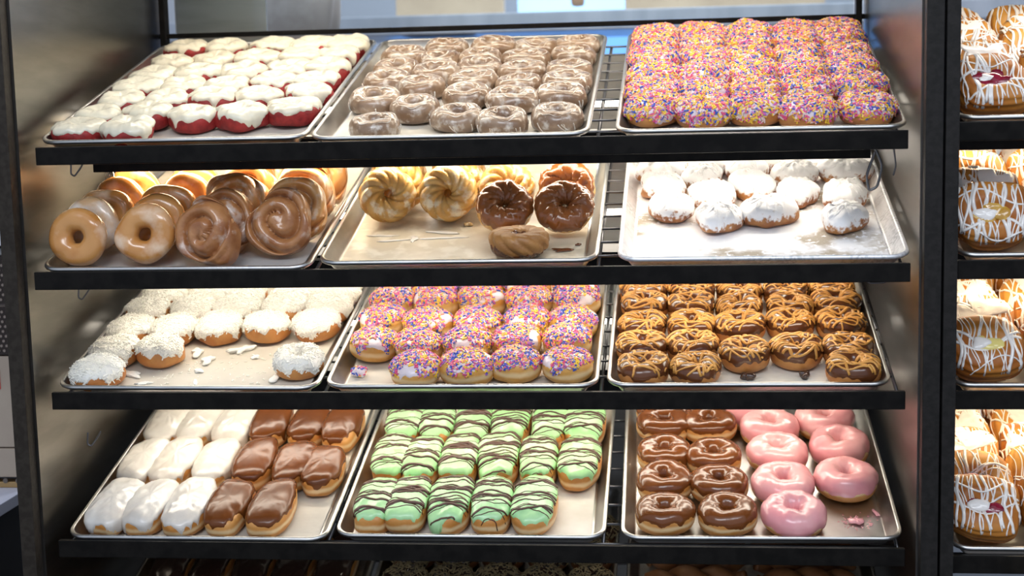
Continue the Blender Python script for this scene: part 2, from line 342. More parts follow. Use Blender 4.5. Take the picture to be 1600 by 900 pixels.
SPOTS={
 (0,0,'velvet'):[[(-0.177,0.044),(-0.09,0.045)],[(-0.168,0.136),(-0.082,0.143),(0.004,0.126),(0.088,0.127),(0.187,0.149)],[(-0.161,0.226),(-0.076,0.229),(0.009,0.233),(0.092,0.234),(0.181,0.255)],[(-0.158,0.312),(-0.075,0.315),(0.012,0.312),(0.095,0.33),(0.187,0.334)],[(-0.154,0.392),(-0.071,0.403),(0.015,0.403),(0.101,0.418),(0.18,0.422)],[(-0.149,0.487),(-0.07,0.5),(0.015,0.504),(0.097,0.513),(0.175,0.52)],[(-0.157,0.603),(-0.072,0.606),(0.023,0.602),(0.105,0.611),(0.18,0.644)]],
 (0,1,'cake'):[[(-0.129,0.067),(0.004,0.109),(0.084,0.08),(0.177,0.097)],[(-0.16,0.218),(-0.078,0.163),(0.002,0.237),(0.083,0.206),(0.173,0.223)],[(-0.163,0.344),(-0.087,0.303),(0.001,0.323),(0.087,0.302),(0.17,0.308)],[(-0.155,0.421),(-0.08,0.393),(-0.002,0.421),(0.084,0.384),(0.175,0.39)],[(-0.158,0.526),(-0.088,0.481),(-0.006,0.496),(0.082,0.479),(0.172,0.493)],[(-0.083,0.573),(0.008,0.58),(0.094,0.563),(0.18,0.578)]],
 (0,2,'sprinkle'):[[(-0.169,0.11),(-0.089,0.091),(-0.004,0.098),(0.079,0.079),(0.179,0.09)],[(-0.17,0.205),(-0.087,0.199),(-0.001,0.198),(0.086,0.198),(0.177,0.218)],[(-0.17,0.307),(-0.084,0.307),(0.002,0.307),(0.087,0.306),(0.179,0.328)],[(-0.17,0.417),(-0.083,0.416),(0.002,0.416),(0.089,0.415),(0.178,0.431)],[(-0.171,0.526),(-0.083,0.517),(0.004,0.508),(0.092,0.516),(0.181,0.532)],[(-0.174,0.631),(-0.086,0.621),(0.006,0.611),(0.093,0.627),(0.184,0.644)]],
 (1,0,'stand'):[[(-0.183,0.063),(-0.069,0.076),(0.041,0.052),(0.173,0.122)],[(-0.18,0.127),(-0.071,0.174),(0.056,0.136),(0.187,0.199)],[(-0.182,0.212),(-0.077,0.249),(0.058,0.232),(0.188,0.274)],[(-0.181,0.302),(-0.062,0.291),(-0.003,0.325),(0.098,0.339)]],
 (1,1,'cruller'):[[(-0.155,0.251),(-0.046,0.251),(0.065,0.199),(0.163,0.19)],[(-0.134,0.288),(-0.026,0.287),(0.063,0.326),(0.163,0.321)],[(-0.149,0.372),(-0.049,0.378)],[(0.098,0.018)]],
 (1,1,'bits'):[[(-0.008,0.22),(0.172,0.106),(0.203,0.119),(-0.03,0.254)]],
 (1,2,'powder'):[[(-0.064,0.195),(0.021,0.219),(0.143,0.187)],[(-0.145,0.249),(-0.069,0.304),(-0.001,0.349),(0.075,0.315),(0.157,0.305)],[(-0.16,0.357),(-0.087,0.409),(-0.005,0.45),(0.078,0.42),(0.167,0.428)],[(-0.165,0.442),(-0.078,0.481),(0.013,0.489)]],
 (2,0,'coconut'):[[(-0.183,0.051),(0.176,0.102)],[(-0.181,0.143),(-0.09,0.148)],[(-0.179,0.234),(-0.093,0.24),(-0.012,0.249),(0.076,0.251),(0.168,0.259)],[(-0.172,0.326),(-0.083,0.328),(0.0,0.332),(0.088,0.337),(0.179,0.339)],[(-0.164,0.387),(-0.075,0.386),(-0.003,0.396),(0.09,0.395),(0.173,0.394)]],
 (2,0,'bits'):[[(-0.037,0.183),(-0.006,0.15),(0.043,0.192),(-0.131,0.094),(-0.094,0.058),(-0.01,0.108),(0.076,0.164),(0.135,0.077),(-0.002,0.059)]],
 (2,1,'jelly'):[[(-0.081,0.043),(0.004,0.066),(0.086,0.077),(0.172,0.072)],[(-0.176,0.163),(-0.093,0.153),(-0.006,0.16),(0.08,0.172),(0.167,0.17)],[(-0.172,0.26),(-0.089,0.245),(0.001,0.248),(0.09,0.255),(0.176,0.253)],[(-0.179,0.349),(-0.09,0.347),(-0.005,0.355),(0.084,0.348),(0.173,0.346)],[(-0.099,0.412),(-0.012,0.414),(0.077,0.407),(0.168,0.405)]],
 (2,1,'bits'):[[(-0.204,0.084)]],
 (2,2,'peanut'):[[(-0.169,0.058),(-0.082,0.053),(0.175,0.046)],[(-0.174,0.143),(-0.085,0.142),(-0.001,0.114),(0.087,0.126),(0.179,0.129)],[(-0.172,0.234),(-0.087,0.233),(-0.002,0.226),(0.084,0.239),(0.17,0.235)],[(-0.175,0.326),(-0.088,0.319),(-0.0,0.315),(0.089,0.315),(0.175,0.325)],[(-0.174,0.391),(-0.086,0.385),(0.003,0.386),(0.086,0.384),(0.172,0.393)]],
 (2,2,'bits'):[[(0.0,0.063),(0.097,0.068)]],
 (3,0,'john'):[[(-0.18,0.079),(-0.107,0.077),(-0.036,0.082),(0.034,0.099),(0.111,0.093)],[(-0.185,0.251),(-0.109,0.25),(-0.035,0.248),(0.04,0.253),(0.117,0.243),(0.189,0.233)],[(-0.18,0.404),(-0.111,0.399),(-0.037,0.399),(0.032,0.4),(0.107,0.4),(0.178,0.398)]],
 (3,1,'green'):[[(-0.178,0.088),(-0.112,0.089),(-0.04,0.093),(0.029,0.097),(0.103,0.091)],[(-0.184,0.254),(-0.114,0.247),(-0.044,0.255),(0.026,0.256),(0.097,0.252),(0.171,0.249)],[(-0.183,0.392),(-0.107,0.388),(-0.036,0.388),(0.034,0.39),(0.108,0.39),(0.183,0.395)]],
 (3,2,'choc'):[[(-0.158,0.07),(-0.052,0.071)],[(-0.163,0.179),(-0.061,0.168)],[(-0.166,0.277),(-0.067,0.264)],[(-0.17,0.39),(-0.071,0.389)],[(-0.179,0.445),(-0.077,0.448)]],
 (3,2,'pink'):[[(0.058,0.06)],[(0.048,0.168),(0.156,0.183)],[(0.047,0.278),(0.158,0.304)],[(0.038,0.374),(0.142,0.4)],[(0.007,0.443)]],
 (3,2,'blob'):[[(0.164,0.085),(0.224,0.114),(0.19,0.137)]],
}
for _k in TRAYS: TRAYS[_k] = tuple(np.array(q) for q in TRAYS[_k])
ROWY = [.0092, -.0264, .0113, 0.]; ROWZ = [.6643, .4616, .2532, 0.]
_c, _s = math.cos(math.radians(15)), math.sin(math.radians(15))
for _i, _x in enumerate((-.462, .004, .478)):                         # lowest shelf
    TRAYS[(4, _i)] = (np.array([_x, .0, -.25]), np.array([1., 0, 0]), np.array([0, _c, _s]))
for _i, _z in enumerate((.675, .464, .254, -.010)):                   # neighbouring case
    TRAYS[(_i, 3)] = (np.array([1.0085, (0, -.02, .008, 0)[_i], _z]), np.array([1., 0, 0]), np.array([0, _c, _s]))
def frame(k):
    """tray frame: origin on the pan's floor at the middle of its front edge, x right, y towards the back, z off the floor"""
    O, u, v = TRAYS[k]; n = np.cross(u, v); O = O - n * .023
    return Matrix(((u[0], v[0], n[0], O[0]), (u[1], v[1], n[1], O[1]), (u[2], v[2], n[2], O[2]), (0, 0, 0, 1)))
FR = {k: frame(k) for k in TRAYS}
def flat_at(k, u, v, rz=0., z=.0018): return FR[k] @ Matrix.Translation((u, v, z)) @ Matrix.Rotation(rz, 4, 'Z')
def stand_at(k, u, v, D, H, lean, yaw=0., spin=0., dz=.002):
    h = D / 2 * math.sin(lean) + H / 2 * math.cos(lean) + dz
    return FR[k] @ Matrix.Translation((u, v, h)) @ Matrix.Rotation(yaw, 4, 'Z') @ Matrix.Rotation(lean, 4, 'X') @ Matrix.Rotation(spin, 4, 'Z') @ Matrix.Translation((0, 0, -H / 2))

# ================================================================== the setting
fl = box('floor', M['floor_'], -4, 4, -4.5, 4, -1.32, -1.3, bev=0); tag(fl, kind='structure')
wb = box('wall_back', M['kwall'], -4, 4, 3.4, 3.45, -1.3, 2.8, bev=0); tag(wb, kind='structure')

# ================================================================== display case
CASE = thing('display_case', 'black bakery display case with four sloping shelves of sheet pans', 'display case')
def shelf(parent, row_y, z, x0, x1, hx0, hx1, light, tilt, back=.66, nrod=11, rails=True, warm_to=None):
    V, F = join([box_vf(x0, x1, row_y - .017, row_y - .007, z - .036, z - .0065, .0015),
                 box_vf(x0, x1, row_y - .007, row_y + .02, z - .036, z - .0335, 0)])
    sh = obj('shelf_fascia', mesh('shelf_fascia', V, F, M['black'], smooth=False), parent)
    c, s = math.cos(tilt), math.sin(tilt)
    def pt(v, n): return (row_y + c * v - s * n, z + s * v + c * n)
    rod_me = mesh('shelf_rod', *tube_vf([(x0 + .006, 0, 0), (x1 - .006, 0, 0)], .0022, 6), M['chrome'])
    for i in range(nrod):
        y, zz = pt(.03 + i * (back - .03) / (nrod - 1), -.0285)
        r = obj('shelf_rod', rod_me, sh); r.location = (0, y, zz)
    rail = mesh('shelf_rail', *tube_vf([(0, *pt(.012, -.0325)), (0, *pt(back + .01, -.0325))], .0032, 6), M['chrome'])
    for x in ([x0 + .004, -.246, .222, x1 - .004] if rails else [x0 + .004]):
        r = obj('shelf_rail', rail, sh); r.location = (x, 0, 0)
    if light is not None:
        y0 = row_y + .15
        V, F = join([box_vf(hx0, hx1, y0, y0 + .005, z - .057, z - .002, .001), box_vf(hx0, hx1, y0 + .005, y0 + .15, z - .007, z - .003, 0)])
        obj('light_housing', mesh('light_housing', V, F, M['black'], smooth=False), sh)
        for dy, dz, k in ((.04, -.024, 1), (.28, .042, 1.1)):  # second entry: rear tube added to even the light over the pans
            if warm_to is None: lamp(sh, hx0, hx1, y0 + dy, z + dz, light * k)
            elif warm_to > hx1: lamp(sh, hx0, hx1, y0 + dy, z + dz, light * k, LED_WARM)
            else:       # the tubes over the glazed rings glow warmer than the rest of the row
                q = (warm_to - hx0) / (hx1 - hx0); lamp(sh, hx0, warm_to, y0 + dy, z + dz, light * k * q * 2.0, LED_WARM); lamp(sh, warm_to, hx1, y0 + dy, z + dz, light * k * (1 - q))
    return sh
def lamp(parent, x0, x1, y, z, power, color=None):
    obj('led_tube', mesh('led_tube', *tube_vf([(x0 + .02, y, z), (x1 - .02, y, z)], .007, 8), M['led']), parent)
    area('led_light', ((x0 + x1) / 2, y, z - .010), (x1 - x0 - .04, .03), power, color or LED_COLOR, (math.radians(-6), 0, 0))
tl = [math.radians(a) for a in (15.7, 15.49, 14.78, 15.02)]
for i in range(4):
    shelf(CASE, ROWY[i], ROWZ[i], -.700, .706, -.67, .67, LED_POWER[i + 1] if i < 3 else None, tl[i], warm_to=-.22 if i == 0 else None)
shelf(CASE, 0, -.25, -.700, .706, -.67, .67, None, math.radians(15))
for x0, x1, m in ((-.753, -.728, 'post_l'), (.7255, .752, 'post')):
    box('corner_post', M[m], x0, x1, -.045, -.018, -1.29, 1.1, CASE)
box('side_panel', M['steel'], -.731, -.723, -.018, .70, -1.29, 1.1, CASE, 0)
box('side_panel', M['steel'], .7225, .7305, -.018, .70, -1.29, 1.1, CASE, 0)
box('case_top', M['black'], -.73, .73, -.04, .72, 1.10, 1.12, CASE)
V, F = join([box_vf(-.67, .67, .12, .125, 1.03, 1.08), box_vf(-.67, .67, .125, .36, 1.075, 1.08)])
hd = obj('light_housing', mesh('light_housing', V, F, M['black'], smooth=False), CASE)
lamp(hd, -.67, .67, .20, 1.05, LED_POWER[0])
lamp(hd, -.67, .67, .50, 1.05, LED_POWER[0])
box('rear_sill', M['black'], -.722, .722, .68, .70, .858, .868, CASE)
box('added_rear_panel', M['grey'], -.722, .722, .688, .70, -1.2, .80, CASE, 0)  # added grey panel, blocks the kitchen's blue behind the lower pans
for x in (-.716, .704): box('rear_frame_post', M['black'], x, x + .012, .672, .70, -1.2, 1.1, CASE)
gl = box('glass_door', M['glass'], -.685, .70, .689, .693, .869, 1.09, CASE, 0)
box('glass_edge_strip', M['bright'], -.6865, -.6845, .687, .695, .869, 1.09, CASE, 0)
# wire hooks under the shelf ends
def wire(pts, r, m='chrome', parent=CASE, name='wire_hook'):
    P = np.array(pts, float); t = np.linspace(0, len(P) - 1, 8 * len(P)); Q = np.stack([np.interp(t, range(len(P)), P[:, i]) for i in range(3)], 1)
    for _ in range(4): Q[1:-1] = (Q[:-2] + 2 * Q[1:-1] + Q[2:]) / 4
    return obj(name, mesh(name, *tube_vf(Q, r, 6, up=(.3, 1, .2)), M[m]), parent)
for z in (.4616, .2532, .0):
    wire([(-.655, .03, z + .170), (-.657, .03, z + .150), (-.651, .031, z + .146), (-.640, .032, z + .160), (-.632, .03, z + .172)], .0016)
wire([(.662, .06, .632), (.676, .06, .60), (.668, .06, .566), (.655, .06, .560), (.651, .06, .585), (.664, .06, .622)], .0022)
wire([(.690, .04, .632), (.694, .04, .600), (.690, .04, .585)], .0014)
wire([(.640, .05, .428), (.655, .05, .412), (.680, .05, .413), (.690, .05, .424)], .0018)
# chrome spring by the glazed rings
aa = np.linspace(0, 8 * PI, 80)
obj('chrome_spring', mesh('chrome_spring', *tube_vf(np.stack([-.652 + .0045 * np.cos(aa) + .0004 * aa, .175 + .004 * np.sin(aa), .600 + .011 * np.sin(aa) - .0002 * aa], 1), .0013, 6, up=(.2, 1, .3)), M['bright']), CASE)

# neighbouring case on the right
CASE2 = thing('pastry_case', 'second black display case of drizzled danishes at the right edge', 'display case')
box('corner_post', M['post'], .7555, .776, -.045, -.018, -1.29, 1.1, CASE2)
box('side_panel', M['dark'], .7555, .762, -.018, .70, -1.29, 1.1, CASE2, 0)
box('side_panel', M['dark'], 1.30, 1.307, -.018, .70, -1.29, 1.1, CASE2, 0)
box('case_top', M['black'], .756, 1.307, -.04, .72, 1.10, 1.12, CASE2)
for i, z in enumerate((.675, .464, .254, -.010)):
    shelf(CASE2, (0, -.02, .008, 0)[i], z, .777, 1.295, .79, 1.27, (.6, .65, .8, None)[i], math.radians(15), rails=False, warm_to=9)
lamp(CASE2, .79, 1.27, .20, 1.05, 1.3)

# ================================================================== pans and liners
def rrect(hx, y0, y1, r, z, k=6):
    out = []
    for cx, cy, a0 in ((hx - r, y1 - r, 0), (-hx + r, y1 - r, 90), (-hx + r, y0 + r, 180), (hx - r, y0 + r, 270)):
        for j in range(k + 1):
            a = math.radians(a0 + 90 * j / k); out.append((cx + r * math.cos(a), cy + r * math.sin(a), z))
    return out
def pan_mesh(mat):
    W, L = .457, .66; prof = [(.0245, 0.0), (.0225, .0003), (.021, .0018), (.0075, .0215)]
    prof += [(.0042 + .0042 * math.cos(a), .0205 + .0042 * math.sin(a)) for a in np.radians([30, 60, 90, 120, 150, 180, 215, 250, 290])]
    prof += [(.0085, .0185), (.0222, -.0004), (.0245, -.0012)]
    loops = [rrect(W / 2 - d, d, L - d, max(.034 - d, .008), z) for d, z in prof]; n = len(loops[0])
    V = [p for l in loops for p in l]; F = []
    for i in range(len(loops) - 1):
        for j in range(n): F.append((i * n + j, (i + 1) * n + j, (i + 1) * n + (j + 1) % n, i * n + (j + 1) % n))
    F.append(tuple(range(n))); F.append(tuple((len(loops) - 1) * n + j for j in range(n))[::-1])
    return mesh('sheet_pan', V, F, mat)
PAN = pan_mesh(M['alu']); PAN_S = pan_mesh(M['alu_sugar'])
def liner_mesh(mat, seed):
    n1 = wob(seed, .0006, 5, 5); nx, ny = 14, 20
    X, Y = np.meshgrid(np.linspace(-.2015, .2015, nx), np.linspace(.028, .632, ny), indexing='ij')
    return mesh('parchment_sheet', np.stack([X, Y, .0012 + np.abs(n1(X * 12, Y * 9))], -1).reshape(-1, 3), grid_faces(nx, ny, False, False), mat)
TN = {(0, 0): ('red velvet doughnuts', 'paper'), (0, 1): ('chocolate cake rings', 'paper_choc'), (0, 2): ('closely packed sprinkled doughnuts', 'paper_grey'),
      (1, 0): ('upright glazed rings and cinnamon swirls', 'paper_grey'), (1, 1): ('crullers', 'paper_oil'), (1, 2): ('powdered fritters', 'paper_sugar'),
      (2, 0): ('coconut doughnuts', 'paper'), (2, 1): ('filled doughnuts with sprinkles', 'paper'), (2, 2): ('peanut butter drizzled doughnuts', 'paper_choc'),
      (3, 0): ('white and chocolate long bars', 'paper'), (3, 1): ('mint green long bars', 'paper_choc'), (3, 2): ('chocolate and pink rings', None),
      (4, 0): ('dark chocolate bars in shadow below', None), (4, 1): ('dark shredded coconut doughnuts below', None), (4, 2): ('brown dough twists below', None),
      (0, 3): ('danishes at top of right case', None), (1, 3): ('danishes on second shelf of right case', None),
      (2, 3): ('danishes on third shelf of right case', None), (3, 3): ('danishes on lowest shelf of right case', None)}
for i, (k, (nm, lm)) in enumerate(TN.items()):
    o = obj('sheet_pan', PAN_S if k == (1, 2) else PAN, None, FR[k])
    tag(o, ('sugar-dusted' if k == (1, 2) else 'aluminium') + ' sheet pan holding the ' + nm, 'tray', 'aluminium sheet pans')
    if lm: tag(obj('parchment_sheet', liner_mesh(M[lm], 20 + i), None, FR[k]), 'parchment sheet under the ' + nm, 'paper', 'parchment liners')

# ================================================================== pastry kinds: lists of (part name, mesh, kind)
def dough_ring(seed, D, H, hole, bm, im, th=.0022, lo=.05, hi=PI + .7, edge=.22, drip=.35, lump=.05, name='icing', squash=1.):
    f = ring_surf(D, H, hole, seed, lump, squash=squash); body = ring_body(f); ic = icing(f, th, lo, hi, seed, edge, drip=drip, wav=.5 if 'choc' in im else 1.)
    return f, body, ic, [('dough', mesh('dough', *body, M[bm]), None), (name, mesh(name, ic[0], ic[1], M[im]), None)]
def dough_dome(seed, ax, ay, H, bm, im, th=.0024, lo=1.45, edge=.22, drip=.3, lump=.04, e1=.8, e2=1., dim=0., dsz=.015, name='icing', rough=0., fn=None):
    f = dome_surf(ax, ay, H, seed, lump, e1, e2, dim, dsz, fn); body = dome_body(f); ic = icing(f, th, lo, None, seed, edge, drip=drip, rough=rough, wav=.35 if 'choc' in im else 1.)
    return f, body, ic, [('dough', mesh('dough', *body, M[bm]), None), (name, mesh(name, ic[0], ic[1], M[im]), None)]
def sprinkle_part(P, n, seed, weights, keep=None, l=.0052, wd=.0016):
    p, nn, R = scatter(P, n, seed, -.55, keep); V, F = rods_vf(p, nn, R, l, wd, .25)
    return ('sprinkles', mesh('sprinkles', V, F, SPR, False, np.repeat(R.choice(6, n, p=np.array(weights) / sum(weights)), 6).tolist()), 'stuff')
def flake_part(P, n, seed, m='flake', l=.0085, lift=.35, wd=.0019):
    p, nn, R = scatter(P, n, seed, -.5); V, F = rods_vf(p, nn, R, l, wd, lift, .0010)
    return ('coconut_flakes', mesh('coconut_flakes', V, F, M[m], False), 'stuff')

def kind_velvet(s):
    return dough_dome(s, .0435, .0425, .039, 'velvet', 'cream', .0032, 1.38, .30, .50, .07, .75, dim=.010, dsz=.014)[3]
def kind_cake(s):
    f = ring_surf(.091, .036, .024, s, .08, .9)
    parts = [('dough', mesh('dough', *ring_body(f, 44, 22), M['cake']), None)]
    R = np.random.RandomState(s); tr = []
    n = wob(s + 3, .2, 6, 0)          # pale ridges round the hole: dried glaze plus highlights built in white; drips below
    for v0, r in ((1.95, .0012), (1.2, .0008)):
        u = np.linspace(0, 2 * PI, 70); v = v0 + n(u) + .1 * np.sin(9 * u)
        P = f(u, v); tr.append(tube_vf(P, r * (1 + .6 * np.cos(5 * u + s)), 5, .5))
    for q in range(9):
        u = R.rand() * 2 * PI + np.linspace(0, .3 * R.rand(), 6); v = np.linspace(.1, -.5 - .3 * R.rand(), 6); tr.append(tube_vf(f(u, v), .0014, 5, .7))
    parts.append(('glaze_and_glints', mesh('glaze_and_glints', *join(tr), M['cake_gl']), None)); return parts
def kind_sprinkle(s):
    f, b, ic, p = dough_ring(s, .093, .042, .010, 'dough_d', 'lav', .0022, -.12, PI + .4, .3, .5, .09)
    p.append(sprinkle_part(ic[0], 1000, s, (.40, .24, .18, .07, .09, .16), None, .0068, .0021)); return p
def kind_jelly(s):
    f, b, ic, p = dough_dome(s, .0440, .0440, .048, 'dough_y', 'lav', .0016, 1.30, .3, .1, .04, .85)
    ph = s * 1.3; kp = lambda c: np.where(np.cos(np.arctan2(c[..., 1], c[..., 0]) - ph) > .93, np.hypot(c[..., 0], c[..., 1]) < .028, 1)
    p.append(sprinkle_part(ic[0], 560, s, (.30, .24, .22, .06, .12, .10), kp, .0062, .0020)); return p
def kind_coconut(s, ring=False):
    if ring: f, b, ic, p = dough_ring(s, .088, .040, .020, 'dough_d', 'coco_ic', .003, -.05, PI + .5, .3, .6)
    else: f, b, ic, p = dough_dome(s, .0445, .0435, .042, 'dough_d', 'coco_ic', .0030, 1.45, .35, .7, .05, .8)
    p.append(flake_part(ic[0], 420, s)); return p
def loops(R, w, h, n, kx, amp):
    out = []
    for q in range(n):
        t = np.linspace(0, 1, 60); y0 = -h + 2 * h * (q + .5 + .5 * (R.rand() - .5)) / n; ph = R.rand() * 6
        x = w * (2 * t - 1) + kx * np.sin(t * 2 * PI * (1.5 + R.rand()) + ph); y = y0 + amp * np.sin(t * 2 * PI * (1 + 1.4 * R.rand()) + ph) + .3 * amp * np.sin(t * 21 + ph)
        out.append((np.stack([x, y], 1), .7 + .7 * R.rand()))
    return out
def kind_peanut(s):
    f, b, ic, p = dough_ring(s, .087, .040, .016, 'dough_d', 'choc', .0022, -.02, PI + .7, .25, .3, .05)
    p.append(('peanut_butter_drizzle', mesh('peanut_butter_drizzle', *drizzle_vf(bvh([b, ic]), loops(np.random.RandomState(s), .044, .038, 11, .006, .008), .0023, .7), M['peanut']), None)); return p
def kind_ring(s, im, D=.100, H=.044):
    return dough_ring(s, D, H, .019, 'dough', im, .0024, .12 if im == 'choc_m' else -.25, PI + .7, .22, .4, .045)[3]
def kind_bar(s, im, w=.0365, l=.075, H=.045, lo=1.34, drip=.4):
    return dough_dome(s, w, l, H, 'dough', im, .0026, lo, .24, drip, .05, .62, .72)
def kind_green(s):
    f, b, ic, p = kind_bar(s, 'mint', .0365, .074, .047, 1.34, .45); R = np.random.RandomState(s); paths = []
    for q in range(16):
        t = np.linspace(-1, 1, 40); y0 = -.066 + .128 * (q + 1.6 * math.sin(q * 1.1 + s) + R.rand() * 1.4 - .4) / 16
        paths.append((np.stack([t * .040, y0 + .010 * (R.rand() - .3) * t + .010 * (1 - t * t) * (R.rand() + .2) + .003 * np.sin(t * 5 + q)], 1), .5 + 1.7 * R.rand() ** 2))
    p.append(('chocolate_drizzle', mesh('chocolate_drizzle', *drizzle_vf(bvh([b, ic]), paths, .0021, .6), M['choc_line']), None)); return p
def kind_fritter(s):
    def fn(p, u, v):
        k = np.maximum(0, np.cos(v)) ; r = .0018 * np.abs(np.sin(p[..., 0] * 330 + s) + np.sin(p[..., 1] * 370 + 2 * s) + np.sin((p[..., 0] + p[..., 1]) * 250 + s))
        p = p.copy(); p[..., 2] += r * k - .002; return p
    f, b, ic, p = dough_dome(s, .045, .039, .042, 'fritter', 'powder', .0007, .95, .8, .2, .10, .9, name='powdered_sugar', rough=.25, fn=fn); return p
def kind_cruller(s, bm='cruller', im=None, D=.098, H=.040):
    f = ring_surf(D, H, .014, s, .05, .95, (10, 5.0, .15 if not im else .11 if bm == 'cruller_d' else .06)); p = [('dough', mesh('dough', *ring_body(f, 170, 40), M[bm]), None)]
    if im:
        ic = icing(f, .0030, .75 if bm == 'cruller_d' else -.05, PI + .8, s, .35, nu=110, ns=20, drip=.6); p.append(('icing', mesh('icing', ic[0], ic[1], M[im]), None))
    return p
def kind_glazed(s, m='glaze'):
    f = ring_surf(.102, .037, .022, s, .075, .85, squash=.95); return [('dough', mesh('dough', *ring_body(f, 44, 22), M[m]), None)]
def kind_swirl(s, m='swirl'):
    def fn(p, u, v):
        p = p.copy(); r = np.hypot(p[..., 0], p[..., 1]); a = np.arctan2(p[..., 1], p[..., 0]) + s; ph = r / .0275 * 2 * PI - a + .5 * np.sin(2 * a + s) + .35 * np.sin(3 * a + 2 * s)
        g = np.abs(np.cos(ph / 2)) ** .45; k = np.clip(np.cos(v) * 3 + .4, 0, 1) * np.clip((r - .007) / .008, 0, 1) * np.clip((.058 - r) / .006, 0, 1)
        p[..., 2] += (g - .78) * .022 * k + .006 * np.exp(-r * r / .02 ** 2) * (np.cos(v) > 0); return p
    f = dome_surf(.057, .053, .040, s, .08, .55, 1., fn=fn); return [('dough', mesh('dough', *dome_body(f, 120, 72), M[m]), None)]
def kind_danish(s, fill, bm='danish'):
    R = np.random.RandomState(s)
    def fn(p, u, v):
        p = p.copy(); sd = np.sin(v); k = 1 + .025 * np.sin(p[..., 2] * 700) * (sd > .6); p[..., 0] *= k; p[..., 1] *= k
        if fill: p[..., 2] -= .010 * np.exp(-((p[..., 0] / .030) ** 2 + ((p[..., 1] + .004) / .017) ** 2) ** 2) * (np.cos(v) > 0)
        return p
    f = dome_surf(.057, .054, .054, s, .06, .65, .72, fn=fn); b = dome_body(f, 48, 40); p = [('dough', mesh('dough', *b, M[bm]), None)]
    ic = icing(f, .0016, .7, None, s, .6, drip=.5, nu=60)
    if not fill: p.append(('icing', mesh('icing', ic[0], ic[1], M['drip']), None))
    if fill:
        gs = []
        for q in range(5):      # uneven spoonfuls of filling
            g = dome_surf(.010 + .009 * R.rand(), .008 + .006 * R.rand(), .011, s + 5 + q, .12, .8); gv, gf = dome_body(g, 18, 10)
            gs.append((gv + np.array([-.018 + .009 * q + .002 * R.randn(), -.004 + .006 * R.randn(), .0385 + .002 * R.rand()]), gf))
        p.append(('filling', mesh('filling', *join(gs), M[fill]), None))
        g = dome_surf(.015, .010, .010, s + 21, .2, .85); gv, gf = dome_body(g, 22, 12)
        p.append(('icing', mesh('icing', gv + np.array([.014 * (1 if s % 2 else -.6), -.006, .0425]), gf, M['drip']), None))
    paths = []
    for q in range(19):
        t = np.linspace(-1, 1, 44); x0 = -.054 + .108 * (q + R.rand()) / 19; a = .10 * R.randn()
        paths.append((np.stack([x0 + a * t * .03 + .004 * np.sin(t * 4 + R.rand() * 6), t * .060 * (.7 + .3 * R.rand())], 1), .55 + 1.3 * R.rand() ** 2))
    for q in range(3):
        t = np.linspace(-1, 1, 44); paths.append((np.stack([t * .056, .03 * R.randn() + .012 * np.sin(t * 3 + R.rand() * 6)], 1), .7 + R.rand()))
    p.append(('white_drizzle', mesh('white_drizzle', *drizzle_vf(bvh([b]), paths, .0019, .45), M['drip']), None)); return p
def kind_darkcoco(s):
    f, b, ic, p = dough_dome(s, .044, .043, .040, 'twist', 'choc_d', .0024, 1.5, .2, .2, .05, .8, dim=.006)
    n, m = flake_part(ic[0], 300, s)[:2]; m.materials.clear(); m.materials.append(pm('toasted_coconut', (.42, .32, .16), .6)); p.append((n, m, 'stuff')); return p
def kind_twist(s):
    t = np.linspace(0, 1, 60); R = np.random.RandomState(s); pr = []
    for q in (0, PI):
        a = t * 2 * PI * 1.6 + q + s; r = .019 * np.sin(PI * np.clip(t, .04, .96)) ** .4
        pr.append(tube_vf(np.stack([-.09 + .18 * t, .014 * np.cos(a), .026 + .011 * np.sin(a)], 1), r, 12))
    return [('dough', mesh('dough', *join(pr), M['twist']), None)]
def variants(fn, n, seed): return [fn(seed + 11 * i) for i in range(n)]

def put(kind_parts, name, mw, label, cat, group, labels={}):
    t = thing(name, label, cat, mw, group)
    for pn, me, kd in kind_parts:
        o = obj(pn, me, t)
        if kd: o['kind'] = kd
        if pn in labels: o['label'] = labels[pn]
    return t
RND = random.Random(4)
def lay(key, rows, vs, name, desc, cat, group, spin=None, sc=.0, lim=.0, hang=0.):
    cnt = 0
    for r, row in enumerate(rows):
        for i, (u, v) in enumerate(row):
            u = max(-.208 + lim, min(.208 - lim, u)); v = max(.022 + lim, min(.636 - lim, v))
            a = RND.uniform(0, 2 * PI) if spin is None else RND.uniform(-spin, spin)
            mw = flat_at(key, u, v, a) @ Matrix.Rotation(RND.uniform(-.035, .035), 4, 'X') @ Matrix.Rotation(RND.uniform(-.035, .035), 4, 'Y') @ Matrix.Scale(1 + RND.uniform(-sc, sc), 4)
            nn = len(row); w = place_word(i, nn)
            put(vs[cnt % len(vs)], name, mw, '%s, %s in %s' % (desc, w, row_word(r)), cat, group); cnt += 1

S = SPOTS
lay((0, 0), S[0, 0, 'velvet'], variants(kind_velvet, 6, 100), 'red_velvet_doughnut', 'white-iced red velvet doughnut', 'doughnut', 'red velvet doughnuts on the top left tray', .5, .03, .034)
lay((0, 1), S[0, 1, 'cake'], variants(kind_cake, 6, 200), 'cake_doughnut', 'glazed brown cake doughnut', 'doughnut', 'glazed cake rings on the top middle tray', None, .03, .038)
lay((0, 2), S[0, 2, 'sprinkle'], variants(kind_sprinkle, 5, 300), 'sprinkled_doughnut', 'doughnut buried in sprinkles on top shelf', 'doughnut', 'sprinkled doughnuts on the top right tray', None, .02, .036)
lay((2, 1), S[2, 1, 'jelly'], variants(kind_jelly, 6, 400), 'filled_doughnut', 'plump sprinkled doughnut with pale side band', 'doughnut', 'sprinkled filled doughnuts on the third shelf', .6, .03, .036)
coco = variants(kind_coconut, 5, 500); cocoring = [kind_coconut(577, True)]
